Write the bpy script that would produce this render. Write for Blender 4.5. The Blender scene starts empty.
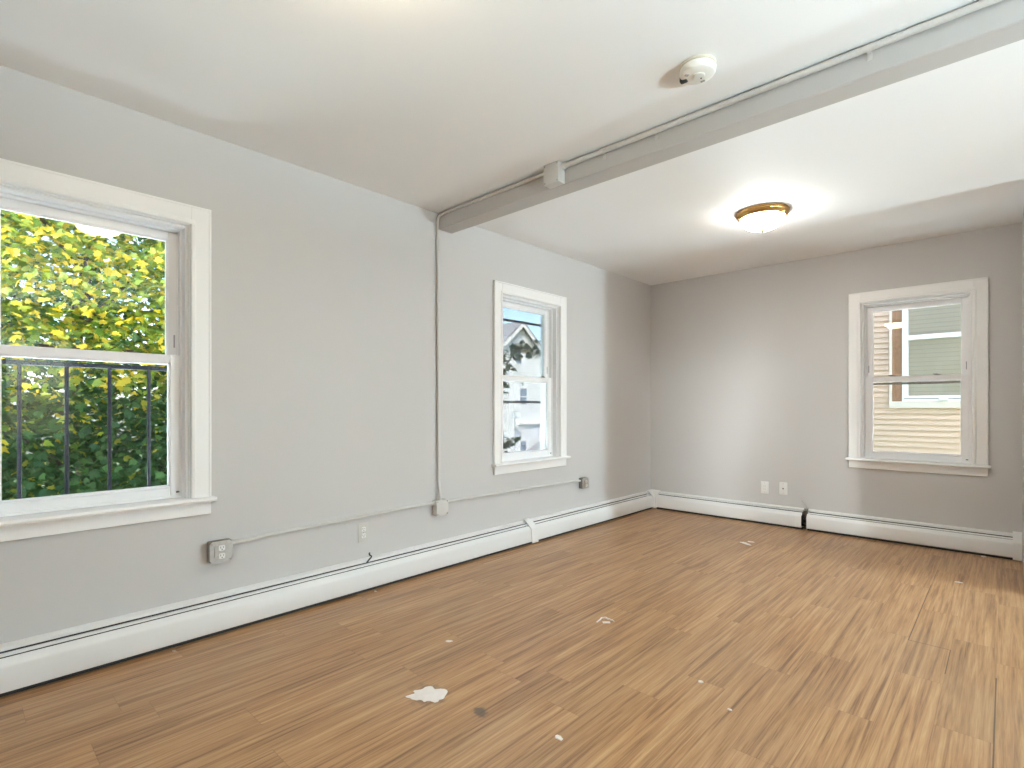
import bpy, bmesh, math, random
from mathutils import Vector, Matrix
PI = math.pi
C = bpy.context.collection
scn = bpy.context.scene

# ---------------------------------------------------------------- camera
cam = bpy.data.cameras.new('camera')
camo = bpy.data.objects.new('camera', cam)
C.objects.link(camo)
camo.location = (2.8197, -5.2281, 1.0929)
camo.rotation_euler = (PI/2, 0, 0.7512)
cam.sensor_width = 36.0
cam.lens = 36.0*528.9/1024
cam.shift_y = -(384-405.8)/1024
cam.clip_start = 0.02
cam.clip_end = 300
scn.camera = camo

# ---------------------------------------------------------------- world, sun, fill lamps, exposure
scn.view_settings.view_transform = 'Standard'
scn.view_settings.look = 'None'
scn.view_settings.gamma = 1.0
scn.view_settings.use_curve_mapping = False
scn.view_settings.exposure = 1.44
scn.cycles.use_denoising = True
scn.cycles.max_bounces = 10
scn.cycles.diffuse_bounces = 6
scn.cycles.transparent_max_bounces = 24
scn.cycles.sample_clamp_indirect = 6.0
scn.cycles.caustics_reflective = False
scn.cycles.caustics_refractive = False

SKY_STRENGTH = 0.34
SUN_STRENGTH = 4.5
SUN_DIR = Vector((-0.45, 0.60, -0.66))      # the way the light travels
w = bpy.data.worlds.new('sky')
scn.world = w
w.use_nodes = True
nt = w.node_tree
bg = nt.nodes['Background']
sky = nt.nodes.new('ShaderNodeTexSky')
sky.sky_type = 'NISHITA'
sky.sun_disc = False
sky.sun_elevation = math.radians(42)
sky.sun_rotation = math.radians(143)
sky.dust_density = 2.0
sky.ozone_density = 2.0
nt.links.new(sky.outputs[0], bg.inputs[0])
bg.inputs[1].default_value = SKY_STRENGTH
sl = bpy.data.lights.new('sun', 'SUN')
sl.energy = SUN_STRENGTH
sl.color = (1.0, 0.93, 0.80)
sl.angle = math.radians(1.0)
so = bpy.data.objects.new('sun', sl)
C.objects.link(so)
so.rotation_euler = SUN_DIR.to_track_quat('-Z', 'Y').to_euler()


def area(name, loc, direction, sx, sy, power, color):
    l = bpy.data.lights.new(name, 'AREA')
    l.shape = 'RECTANGLE'
    l.size, l.size_y = sx, sy
    l.energy = power
    l.color = color
    o = bpy.data.objects.new(name, l)
    C.objects.link(o)
    o.location = loc
    o.rotation_euler = Vector(direction).to_track_quat('-Z', 'Z').to_euler()
    return o


FILL_COOL = (0.76, 0.91, 1.0)
# fill lamps added outside the right-hand wall, out of the picture
area('daylight_side_window', (6.46, -1.12, 1.22), (-1, 0, 0.3), 0.23, 1.26, 520, FILL_COOL)  # added narrow lamp that gives the left wall its shadow edge
area('daylight_from_ground', (6.66, -4.42, 0.30), (-1, 0, 0.60), 0.7, 0.5, 1300, FILL_COOL)  # added uplight that brightens the ceiling
area('daylight_low_sun_glow', (8.6, -6.75, 2.1), (-1, 0.9, -0.12), 0.75, 0.6, 1350, (0.90, 0.96, 1.0))  # added lamp that lays a lit patch on the back wall

# fill lamps added below the sills of the visible windows, lifting the ceiling
area('ground_bounce_window_1', (-0.50, -4.795, 0.22), (1, 0, 0.75), 0.6, 0.32, 74, FILL_COOL)
area('ground_bounce_window_2', (-0.50, -1.975, 0.24), (1, 0, 0.75), 0.6, 0.32, 56, FILL_COOL)
area('ground_bounce_window_3', (2.285, 0.50, 0.24), (0, -1, 0.75), 0.6, 0.32, 52, FILL_COOL)

# ---------------------------------------------------------------- materials


class NT:
    def __init__(s, name):
        s.m = bpy.data.materials.new(name)
        s.m.use_nodes = True
        s.t = s.m.node_tree
        s.b = s.t.nodes['Principled BSDF']

    def n(s, typ, **kw):
        q = s.t.nodes.new('ShaderNode' + typ)
        for k, v in kw.items():
            setattr(q, k, v)
        return q

    def l(s, a, b):
        s.t.links.new(a, b)

    def math(s, op, a, b=None, c=None):
        q = s.n('Math', operation=op)
        for i, v in enumerate((a, b, c)):
            if v is None:
                continue
            if isinstance(v, (int, float)):
                q.inputs[i].default_value = v
            else:
                s.l(v, q.inputs[i])
        return q.outputs[0]

    def mix(s, fac, a, b, mode='MIX'):
        q = s.n('Mix', data_type='RGBA', blend_type=mode)
        for sock, v in ((q.inputs[0], fac), (q.inputs[6], a), (q.inputs[7], b)):
            if isinstance(v, (int, float)):
                sock.default_value = v
            elif isinstance(v, tuple):
                sock.default_value = (*v, 1)
            else:
                s.l(v, sock)
        return q.outputs[2]


def paint(name, col, rough=0.5, var=0.03, scale=6.0, bump=0.0, bscale=180.0, metal=0.0, spec=0.5):
    """A painted or plain surface: base colour with a slight procedural mottling and a fine bump."""
    k = NT(name)
    tc = k.n('TexCoord')
    no = k.n('TexNoise')
    no.inputs['Scale'].default_value = scale
    no.inputs['Detail'].default_value = 4
    k.l(tc.outputs['Object'], no.inputs['Vector'])
    lo = tuple(max(0, c*(1-var)) for c in col)
    hi = tuple(min(1, c*(1+var)) for c in col)
    k.l(k.mix(no.outputs['Fac'], lo, hi), k.b.inputs['Base Color'])
    k.b.inputs['Roughness'].default_value = rough
    k.b.inputs['Metallic'].default_value = metal
    k.b.inputs['Specular IOR Level'].default_value = spec
    if bump:
        n2 = k.n('TexNoise')
        n2.inputs['Scale'].default_value = bscale
        k.l(tc.outputs['Object'], n2.inputs['Vector'])
        bp = k.n('Bump')
        bp.inputs['Strength'].default_value = bump
        bp.inputs['Distance'].default_value = 0.002
        k.l(n2.outputs['Fac'], bp.inputs['Height'])
        k.l(bp.outputs[0], k.b.inputs['Normal'])
    return k.m


M = {}
M['wall'] = paint('wall_paint', (0.600, 0.588, 0.580), 0.55, 0.02, 1.3, 0.15, 140)
M['ceiling'] = paint('ceiling_paint', (0.90, 0.905, 0.91), 0.7, 0.015, 1.0, 0.1, 90)
M['beam'] = paint('beam_paint', (0.54, 0.525, 0.51), 0.5, 0.02, 2.0, 0.1, 60)
M['trim'] = paint('white_trim_paint', (0.90, 0.90, 0.895), 0.35, 0.015, 5.0)
M['vinyl'] = paint('white_vinyl', (0.90, 0.90, 0.91), 0.3, 0.01, 5.0)
M['heater'] = paint('heater_enamel', (0.80, 0.80, 0.79), 0.35, 0.03, 3.0, 0.05, 40)
M['heater_dark'] = paint('heater_inside', (0.035, 0.034, 0.033), 0.6, 0.2, 20)  # near-black that paints the shade inside the heaters
M['fin'] = paint('aluminium_fins', (0.35, 0.35, 0.35), 0.4, 0.2, 60, metal=0.8)
M['copper'] = paint('tarnished_pipe', (0.12, 0.09, 0.075), 0.5, 0.4, 60, metal=0.6)
M['conduit'] = paint('painted_conduit', (0.62, 0.605, 0.575), 0.4, 0.03, 20)
M['conduit_top'] = paint('painted_conduit_ceiling', (0.62, 0.605, 0.58), 0.45, 0.03, 20)
M['galv'] = paint('galvanised_steel', (0.50, 0.485, 0.46), 0.38, 0.18, 60, metal=0.75)
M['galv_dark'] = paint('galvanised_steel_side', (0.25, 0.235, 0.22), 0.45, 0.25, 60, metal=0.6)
M['plate_white'] = paint('white_plate', (0.82, 0.82, 0.80), 0.35, 0.01)
M['plate_paint'] = paint('painted_plate', (0.60, 0.585, 0.555), 0.45, 0.01)
M['black'] = paint('black_plastic', (0.02, 0.02, 0.02), 0.5, 0.1)
M['slot'] = paint('dark_slot', (0.06, 0.06, 0.06), 0.6, 0.1)
M['screw'] = paint('screw_steel', (0.42, 0.41, 0.40), 0.4, 0.1, metal=0.7)
M['latch'] = paint('brown_latch', (0.10, 0.075, 0.055), 0.45, 0.1)
M['screen'] = paint('bronze_screen_bar', (0.06, 0.038, 0.024), 0.6, 0.1, spec=0.2)
M['detector'] = paint('ivory_plastic', (0.80, 0.79, 0.74), 0.4, 0.02)
M['detector_base'] = paint('yellowed_plastic', (0.60, 0.55, 0.44), 0.45, 0.05)
M['detector_grey'] = paint('grey_vents', (0.40, 0.38, 0.40), 0.5, 0.1)
M['brass'] = paint('antique_brass', (0.50, 0.28, 0.09), 0.28, 0.08, 30, metal=0.85)
M['plaster'] = paint('white_plaster', (0.85, 0.80, 0.77), 0.8, 0.10, 40, 0.6, 120)
M['plaster_rim'] = paint('dark_residue', (0.10, 0.075, 0.065), 0.8, 0.3, 60)
M['iron'] = paint('black_iron', (0.012, 0.012, 0.018), 0.65, 0.2, 30, spec=0.2)
M['cable'] = paint('black_cable', (0.03, 0.035, 0.05), 0.6, 0.1)
M['bark'] = paint('bark', (0.10, 0.075, 0.055), 0.9, 0.4, 14, 0.8, 30)
M['grass'] = paint('grass_ground', (0.09, 0.14, 0.04), 0.9, 0.4, 3)
M['house_white'] = paint('pale_clapboard_far', (0.72, 0.75, 0.80), 0.7, 0.03, 2)
M['house_trim'] = paint('white_house_trim', (0.85, 0.86, 0.88), 0.6, 0.02)
M['roof'] = paint('grey_shingle', (0.28, 0.29, 0.32), 0.85, 0.2, 8)
M['roof_tan'] = paint('tan_shingle', (0.48, 0.40, 0.33), 0.85, 0.2, 8)
M['farglass'] = paint('far_window_glass', (0.22, 0.30, 0.42), 0.15, 0.1)
M['dish'] = paint('grey_dish', (0.42, 0.48, 0.52), 0.5, 0.05)
M['siding'] = paint('cream_siding', (0.62, 0.47, 0.36), 0.6, 0.04, 5)
M['brownboard'] = paint('weathered_brown_board', (0.30, 0.17, 0.10), 0.8, 0.35, 20, 0.6, 60)
M['sidetrim'] = paint('offwhite_outdoor_trim', (0.70, 0.64, 0.58), 0.55, 0.03)


def striped(name, ca, cb, period, axis=2, rough=0.6, width=0.12):
    k = NT(name)
    tc = k.n('TexCoord')
    sp = k.n('SeparateXYZ')
    k.l(tc.outputs['Object'], sp.inputs[0])
    f = k.math('FRACT', k.math('DIVIDE', sp.outputs[axis], period))
    k.l(k.mix(k.math('LESS_THAN', f, width), ca, cb), k.b.inputs['Base Color'])
    k.b.inputs['Roughness'].default_value = rough
    return k.m


M['curtain'] = striped('pleated_blind', (0.80, 0.70, 0.57), (0.60, 0.52, 0.41), 0.055, 2)
M['far_siding'] = striped('far_clapboards', (0.84, 0.86, 0.90), (0.72, 0.75, 0.80), 0.13, 2)


def glass_mat(name, streak=0.0, refl=1.0):
    k = NT(name)
    k.t.nodes.remove(k.b)
    out = k.t.nodes['Material Output']
    tr = k.n('BsdfTransparent')
    tr.inputs[0].default_value = (0.95, 0.97, 0.96, 1)
    gl = k.n('BsdfGlossy')
    gl.inputs['Roughness'].default_value = 0.01
    fr = k.n('Fresnel')
    fr.inputs[0].default_value = 1.5
    fac = k.math('MINIMUM', k.math('MULTIPLY', fr.outputs[0], 0.85*refl), 0.9)
    mx = k.n('MixShader')
    k.l(fac, mx.inputs[0])
    k.l(tr.outputs[0], mx.inputs[1])
    k.l(gl.outputs[0], mx.inputs[2])
    last = mx.outputs[0]
    if streak:
        # run-down dirt streaks: a thin dust film in vertical lines
        tc = k.n('TexCoord')
        mp = k.n('Mapping')
        mp.inputs['Scale'].default_value = (95, 1, 1.1)
        k.l(tc.outputs['Object'], mp.inputs[0])
        no = k.n('TexNoise')
        no.inputs['Scale'].default_value = 1.0
        no.inputs['Detail'].default_value = 3
        k.l(mp.outputs[0], no.inputs['Vector'])
        n2 = k.n('TexNoise')
        n2.inputs['Scale'].default_value = 3.5
        k.l(tc.outputs['Object'], n2.inputs['Vector'])
        a = k.math('MAXIMUM', k.math('MULTIPLY', k.math('SUBTRACT', no.outputs['Fac'], 0.48), 2.2), 0.0)
        b = k.math('MAXIMUM', k.math('MULTIPLY', k.math('SUBTRACT', n2.outputs['Fac'], 0.40), 2.5), 0.0)
        f2 = k.math('MINIMUM', k.math('MULTIPLY', k.math('MULTIPLY', a, b), streak), 0.35)
        df = k.n('BsdfDiffuse')
        df.inputs[0].default_value = (0.75, 0.78, 0.72, 1)
        m2 = k.n('MixShader')
        k.l(f2, m2.inputs[0])
        k.l(last, m2.inputs[1])
        k.l(df.outputs[0], m2.inputs[2])
        last = m2.outputs[0]
    k.l(last, out.inputs[0])
    return k.m


M['glass'] = glass_mat('window_glass')
M['glass_streaked'] = glass_mat('streaked_window_glass', 0.5)


def bowl_mat(name, color, strength):
    k = NT(name)
    k.b.inputs['Base Color'].default_value = (0.9, 0.85, 0.75, 1)
    k.b.inputs['Roughness'].default_value = 0.25
    k.b.inputs['Emission Color'].default_value = (*color, 1)
    k.b.inputs['Emission Strength'].default_value = strength
    return k.m


M['bowl'] = bowl_mat('lit_frosted_bowl', (1.0, 0.96, 0.90), 25)
M['bowl_dim'] = bowl_mat('dimly_lit_amber_bowl', (1.0, 0.82, 0.55), 16)


def leaf_mat(name, greens, yellow, yprob, trans=0.45):
    k = NT(name)
    ge = k.n('NewGeometry')
    rnd = ge.outputs['Random Per Island']
    r = k.n('ValToRGB')
    r.color_ramp.interpolation = 'LINEAR'
    e = r.color_ramp.elements
    e[0].position = 0.0
    e[0].color = (*greens[0], 1)
    e[1].position = 1.0-yprob
    e[1].color = (*greens[1], 1)
    z = e.new(min(0.995, 1.0-yprob*0.5))
    z.color = (*yellow, 1)
    k.l(rnd, r.inputs[0])
    k.l(r.outputs[0], k.b.inputs['Base Color'])
    k.b.inputs['Roughness'].default_value = 0.5
    k.b.inputs['Specular IOR Level'].default_value = 0.3
    out = k.t.nodes['Material Output']
    tl = k.n('BsdfTranslucent')
    k.l(k.mix(1.0, r.outputs[0], (1.0, 1.0, 0.45), 'MULTIPLY'), tl.inputs[0])
    ad = k.n('MixShader')
    ad.inputs[0].default_value = trans
    k.l(k.b.outputs[0], ad.inputs[1])
    k.l(tl.outputs[0], ad.inputs[2])
    k.l(ad.outputs[0], out.inputs[0])
    return k.m


M['leaf'] = leaf_mat('maple_leaves', ((0.10, 0.22, 0.03), (0.34, 0.42, 0.05)), (0.85, 0.64, 0.06), 0.36)  # lighter copy, sunlight painted into the leaf colour
M['leaf_dark'] = leaf_mat('dark_maple_leaves', ((0.020, 0.075, 0.028), (0.060, 0.150, 0.038)), (0.36, 0.36, 0.04), 0.06)  # darker copy, shade painted into the leaf colour
M['leaf_blue'] = leaf_mat('grey_green_leaves', ((0.07, 0.15, 0.13), (0.12, 0.22, 0.19)), (0.50, 0.48, 0.35), 0.12)


def floor_mat():
    k = NT('wood_plank_floor')
    tc = k.n('TexCoord')
    sp = k.n('SeparateXYZ')
    k.l(tc.outputs['Object'], sp.inputs[0])
    X, Y = sp.outputs[0], sp.outputs[1]
    W, Ln = 0.1524, 0.9144
    row = k.math('DIVIDE', k.math('SUBTRACT', X, 0.0476), W)
    ri = k.math('FLOOR', row)
    rf = k.math('FRACT', row)
    wn = k.n('TexWhiteNoise', noise_dimensions='1D')
    k.l(ri, wn.inputs['W'])
    col = k.math('ADD', k.math('DIVIDE', k.math('ADD', Y, 2.16), Ln), wn.outputs['Value'])
    # the two boards by the window whose joint shows have a known end line
    ci = k.math('FLOOR', col)
    cf = k.math('FRACT', col)
    cb = k.n('CombineXYZ')
    k.l(ri, cb.inputs[0])
    k.l(ci, cb.inputs[1])
    w2 = k.n('TexWhiteNoise', noise_dimensions='2D')
    k.l(cb.outputs[0], w2.inputs['Vector'])
    rv = w2.outputs['Value']
    # grain: long streaks along the board, shifted board by board
    g = k.n('CombineXYZ')
    k.l(k.math('ADD', k.math('MULTIPLY', X, 70.0), k.math('MULTIPLY', rv, 57.0)), g.inputs[0])
    k.l(k.math('ADD', k.math('MULTIPLY', Y, 1.7), k.math('MULTIPLY', rv, 91.0)), g.inputs[1])
    n1 = k.n('TexNoise')
    n1.inputs['Scale'].default_value = 1.0
    n1.inputs['Detail'].default_value = 5
    n1.inputs['Roughness'].default_value = 0.62
    n1.inputs['Distortion'].default_value = 0.6
    k.l(g.outputs[0], n1.inputs['Vector'])
    # broad cathedral figure
    g2 = k.n('CombineXYZ')
    k.l(k.math('ADD', k.math('MULTIPLY', X, 16.0), k.math('MULTIPLY', rv, 31.0)), g2.inputs[0])
    k.l(k.math('ADD', k.math('MULTIPLY', Y, 0.9), k.math('MULTIPLY', rv, 17.0)), g2.inputs[1])
    n2 = k.n('TexNoise')
    n2.inputs['Scale'].default_value = 1.0
    n2.inputs['Detail'].default_value = 3
    n2.inputs['Distortion'].default_value = 1.4
    k.l(g2.outputs[0], n2.inputs['Vector'])
    # fine dark pores
    g3 = k.n('CombineXYZ')
    k.l(k.math('MULTIPLY', X, 260.0), g3.inputs[0])
    k.l(k.math('ADD', k.math('MULTIPLY', Y, 9.0), k.math('MULTIPLY', rv, 13.0)), g3.inputs[1])
    n3 = k.n('TexNoise')
    n3.inputs['Scale'].default_value = 1.0
    n3.inputs['Detail'].default_value = 2
    k.l(g3.outputs[0], n3.inputs['Vector'])
    t = k.math('ADD', k.math('MULTIPLY', n1.outputs['Fac'], 0.62),
               k.math('ADD', k.math('MULTIPLY', n2.outputs['Fac'], 0.23), k.math('MULTIPLY', n3.outputs['Fac'], 0.15)))
    r = k.n('ValToRGB')
    e = r.color_ramp.elements
    e[0].position = 0.36
    e[0].color = (0.190, 0.088, 0.036, 1)
    e[1].position = 0.66
    e[1].color = (0.600, 0.390, 0.208, 1)
    z = e.new(0.50)
    z.color = (0.435, 0.240, 0.108, 1)
    k.l(t, r.inputs[0])
    base = r.outputs[0]
    tint = k.math('ADD', 0.91, k.math('MULTIPLY', rv, 0.15))
    tc3 = k.n('CombineXYZ')
    for i in range(3):
        k.l(tint, tc3.inputs[i])
    base = k.mix(1.0, base, tc3.outputs[0], 'MULTIPLY')
    # seams
    dx = k.math('MINIMUM', rf, k.math('SUBTRACT', 1.0, rf))
    dy = k.math('MINIMUM', cf, k.math('SUBTRACT', 1.0, cf))
    sx = k.math('LESS_THAN', dx, 0.006)
    sy = k.math('LESS_THAN', dy, 0.0013)
    seam = k.math('MAXIMUM', sx, sy)
    base = k.mix(k.math('MULTIPLY', seam, 0.30), base, (0.09, 0.045, 0.02))

    # opened joints near the right edge: wide dark cracks between a few boards
    def rect(x0, x1, y0, y1):
        a = k.math('MULTIPLY', k.math('GREATER_THAN', X, x0), k.math('LESS_THAN', X, x1))
        b = k.math('MULTIPLY', k.math('GREATER_THAN', Y, y0), k.math('LESS_THAN', Y, y1))
        return k.math('MULTIPLY', a, b)
    cr = rect(2.4845, 2.4885, -2.16, -1.12)
    for q in ((2.4845, 2.639, -2.163, -2.158), (2.6365, 2.640, -2.45, -2.16), (2.789, 2.7935, -3.6, -2.35)):
        cr = k.math('MAXIMUM', cr, rect(*q))
    base = k.mix(k.math('MULTIPLY', cr, 0.85), base, (0.03, 0.016, 0.01))

    # a dark smudge beside the plaster patch, and small scuffs
    def blob(x, y, rx, ry, edge=0.35):
        a = k.math('DIVIDE', k.math('SUBTRACT', X, x), rx)
        b = k.math('DIVIDE', k.math('SUBTRACT', Y, y), ry)
        d = k.math('SQRT', k.math('ADD', k.math('MULTIPLY', a, a), k.math('MULTIPLY', b, b)))
        nn = k.n('TexNoise')
        nn.inputs['Scale'].default_value = 28
        nn.inputs['Detail'].default_value = 4
        k.l(tc.outputs['Object'], nn.inputs['Vector'])
        d = k.math('ADD', d, k.math('MULTIPLY', k.math('SUBTRACT', nn.outputs['Fac'], 0.5), 1.5))
        q = k.n('MapRange', interpolation_type='SMOOTHSTEP')
        k.l(d, q.inputs[0])
        q.inputs[1].default_value = 1.0
        q.inputs[2].default_value = 1.0-edge*1.6
        q.inputs[3].default_value = 0.0
        q.inputs[4].default_value = 1.0
        return q.outputs[0]
    base = k.mix(k.math('MULTIPLY', blob(1.448, -3.922, 0.040, 0.032), 0.75), base, (0.05, 0.045, 0.05))
    base = k.mix(k.math('MULTIPLY', blob(1.22, -3.985, 0.10, 0.085), 0.55), base, (0.07, 0.05, 0.045))
    # worn, dusty haze of walked-on finish
    nw = k.n('TexNoise')
    nw.inputs['Scale'].default_value = 1.3
    nw.inputs['Detail'].default_value = 5
    k.l(tc.outputs['Object'], nw.inputs['Vector'])
    wq = k.n('MapRange', interpolation_type='SMOOTHSTEP')
    k.l(nw.outputs['Fac'], wq.inputs[0])
    wq.inputs[1].default_value = 0.38
    wq.inputs[2].default_value = 0.75
    wear = k.math('MULTIPLY', wq.outputs[0], 0.22)
    base = k.mix(wear, base, (0.46, 0.34, 0.24))
    k.l(base, k.b.inputs['Base Color'])
    ro = k.math('ADD', 0.285, k.math('ADD', k.math('MULTIPLY', wear, 0.5), k.math('MULTIPLY', n1.outputs['Fac'], 0.10)))
    k.l(ro, k.b.inputs['Roughness'])
    k.b.inputs['Specular IOR Level'].default_value = 0.45
    bp = k.n('Bump')
    bp.inputs['Strength'].default_value = 0.10
    bp.inputs['Distance'].default_value = 0.0015
    h = k.math('SUBTRACT', k.math('MULTIPLY', n1.outputs['Fac'], 0.35), k.math('MAXIMUM', seam, cr))
    k.l(h, bp.inputs['Height'])
    k.l(bp.outputs[0], k.b.inputs['Normal'])
    return k.m


M['floor'] = floor_mat()

# ---------------------------------------------------------------- mesh helpers


def box(bm, x0, x1, y0, y1, z0, z1, bev=0.0, seg=1):
    vs = [bm.verts.new(p) for p in ((x0, y0, z0), (x1, y0, z0), (x1, y1, z0), (x0, y1, z0),
                                    (x0, y0, z1), (x1, y0, z1), (x1, y1, z1), (x0, y1, z1))]
    fs = [bm.faces.new([vs[i] for i in f]) for f in ((0, 3, 2, 1), (4, 5, 6, 7), (0, 1, 5, 4), (1, 2, 6, 5), (2, 3, 7, 6), (3, 0, 4, 7))]
    if bev:
        ed = list({e for f in fs for e in f.edges})
        bmesh.ops.bevel(bm, geom=ed, offset=bev, segments=seg, profile=0.5, affect='EDGES')


def prism(bm, prof, s0, s1, axis='x'):
    """A closed profile of (y, z) pairs run from s0 to s1 along x."""
    n = len(prof)
    a = [bm.verts.new((s0, p[0], p[1])) for p in prof]
    b = [bm.verts.new((s1, p[0], p[1])) for p in prof]
    for i in range(n):
        j = (i+1) % n
        bm.faces.new((a[i], a[j], b[j], b[i]))
    bm.faces.new(a[::-1])
    bm.faces.new(b)


def sheet(bm, path, s0, s1, th):
    """A bent metal sheet: an open (y, z) path given a thickness and run along x."""
    pts = [Vector((p[0], p[1])) for p in path]
    off = []
    for i, p in enumerate(pts):
        d = (pts[min(i+1, len(pts)-1)]-pts[max(i-1, 0)]).normalized()
        off.append(p+Vector((-d.y, d.x))*th)
    prism(bm, [tuple(p) for p in pts]+[tuple(p) for p in reversed(off)], s0, s1)


def lathe(bm, prof, cx=0, cy=0, cz=0, n=40, cap=True):
    rings = []
    for r, z in prof:
        if r < 1e-6:
            rings.append([bm.verts.new((cx, cy, cz+z))])
        else:
            rings.append([bm.verts.new((cx+r*math.cos(2*PI*i/n), cy+r*math.sin(2*PI*i/n), cz+z)) for i in range(n)])
    for a, b in zip(rings, rings[1:]):
        for i in range(n):
            j = (i+1) % n
            q = [a[i % len(a)], a[j % len(a)], b[j % len(b)], b[i % len(b)]]
            u = []
            for v in q:
                if v not in u:
                    u.append(v)
            if len(u) > 2:
                bm.faces.new(u)
    if cap:
        for rg in (rings[0], rings[-1]):
            if len(rg) > 2:
                bm.faces.new(rg)


def tube(bm, pts, rad, n=12):
    """A round tube along a polyline; rad is a number or one radius per point."""
    P = [Vector(p) for p in pts]
    if not isinstance(rad, (list, tuple)):
        rad = [rad]*len(P)
    up = None
    rings = []
    for i, p in enumerate(P):
        d = (P[min(i+1, len(P)-1)]-P[max(i-1, 0)]).normalized()
        if up is None:
            up = Vector((0, 0, 1)) if abs(d.z) < 0.9 else Vector((1, 0, 0))
        a = d.cross(up).normalized()
        up = a.cross(d).normalized()
        rings.append([bm.verts.new(p+(a*math.cos(2*PI*k/n)+up*math.sin(2*PI*k/n))*rad[i]) for k in range(n)])
    for a, b in zip(rings, rings[1:]):
        for k in range(n):
            j = (k+1) % n
            bm.faces.new((a[k], a[j], b[j], b[k]))
    bm.faces.new(rings[0][::-1])
    bm.faces.new(rings[-1])


def bend(pts, r, n=6):
    """Round the corners of a polyline."""
    P = [Vector(p) for p in pts]
    out = [P[0]]
    for a, b, c in zip(P, P[1:], P[2:]):
        u = (a-b).normalized()
        v = (c-b).normalized()
        q = min(r, (a-b).length*0.45, (c-b).length*0.45)
        s, e = b+u*q, b+v*q
        for i in range(n+1):
            t = i/n
            out.append(s*(1-t)**2+b*2*t*(1-t)+e*t*t)
    out.append(P[-1])
    return out


def obj(name, bm, mat, parent=None, smooth=True, loc=None, rotz=0):
    bmesh.ops.recalc_face_normals(bm, faces=bm.faces[:])
    me = bpy.data.meshes.new(name)
    bm.to_mesh(me)
    bm.free()
    if smooth:
        for p in me.polygons:
            p.use_smooth = True
        me.set_sharp_from_angle(angle=math.radians(32))
    me.materials.append(M[mat] if isinstance(mat, str) else mat)
    o = bpy.data.objects.new(name, me)
    C.objects.link(o)
    if parent:
        o.parent = parent
    if loc:
        o.location = loc
    o.rotation_euler.z = rotz
    return o


def new():
    return bmesh.new()


def tag(o, label=None, cat=None, group=None, kind=None):
    if label:
        o['label'] = label
    if cat:
        o['category'] = cat
    if group:
        o['group'] = group
    if kind:
        o['kind'] = kind
    return o


def thing(name, label, cat, loc=(0, 0, 0), rotz=0.0, group=None, kind=None):
    o = bpy.data.objects.new(name, None)
    o.empty_display_size = 0.05
    C.objects.link(o)
    o.location = loc
    o.rotation_euler.z = rotz
    return tag(o, label, cat, group, kind)


def struct(name, bm, mat, label, smooth=False):
    return tag(obj(name, bm, mat, None, smooth), label, None, None, 'structure')


LEFT = PI/2       # local x runs along +y, local y points out through the left wall
RIGHT = -PI/2
REAR = PI

# ---------------------------------------------------------------- the room
H = 2.4
TW = 0.20
OPEN_Z0, OPEN_Z1 = 0.640, 1.950


def wall_run(bm, s0, s1, openings, horizontal, c0, c1):
    """A solid wall from s0 to s1 with window openings; horizontal = runs along x, else along y."""
    def bx(a, b, z0, z1):
        if horizontal:
            box(bm, a, b, c0, c1, z0, z1)
        else:
            box(bm, c0, c1, a, b, z0, z1)
    s = s0
    for a, b in openings:
        bx(s, a, 0, H)
        bx(a, b, 0, OPEN_Z0)
        bx(a, b, OPEN_Z1, H)
        s = b
    bx(s, s1, 0, H)


CW = 0.085
W1 = (-5.235, -4.354)
W2 = (-2.418, -1.530)
W3 = (1.848, 2.724)
op = lambda w_: (w_[0]+CW, w_[1]-CW)
XR = 2.905          # right wall of the far part of the room
XN = 6.20           # right wall of the near part
YB = -6.70          # rear wall
BY0, BY1 = -2.945, -2.822   # ceiling beam

bm = new()
wall_run(bm, YB, 0.0, [op(W1), op(W2)], False, -TW, 0)
struct('wall_left', bm, 'wall', 'long light grey wall with two windows and surface conduit')
bm = new()
wall_run(bm, -TW, XN+TW, [op(W3)], True, 0, TW)
struct('wall_back', bm, 'wall', 'grey far wall with one window looking at cream siding')
bm = new()
box(bm, XR, XR+0.14, -1.0, 0, 0, H)
struct('wall_right', bm, 'wall', 'short grey wall return at the right end of the far wall')
W4 = (-1.385, -0.855)
W5 = (-4.86, -3.98)
bm = new()
wall_run(bm, YB, 0, [op(W5), op(W4)], False, XN, XN+TW)
struct('wall_near_right', bm, 'wall', 'grey wall on the right side of the room with two windows')
bm = new()
box(bm, -TW, XN+TW, YB-TW, YB, 0, H)
struct('wall_rear', bm, 'wall', 'plain grey wall behind the camera')
bm = new()
box(bm, -TW, XN+TW, YB-TW, TW, H, H+0.12)
struct('ceiling', bm, 'ceiling', 'flat white painted ceiling')
bm = new()
box(bm, -TW, XN+TW, -11.0, TW, H+0.12, 6.4)  # added unseen block that shades the lower leaves and the cream siding
struct('wall_upper_storey', bm, 'house_white', 'outer walls of the storey above the room')
bm = new()
box(bm, -TW, XN+TW, YB-TW, TW, -0.12, 0)
struct('floor', bm, 'floor', 'worn brown wood plank floor running away from the camera')
bm = new()
box(bm, 0, XN, BY0, BY1, 2.290, H, 0.004)
struct('ceiling_beam', bm, 'beam', 'painted beam crossing the ceiling with conduit along its near face', True)

# ---------------------------------------------------------------- windows


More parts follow.
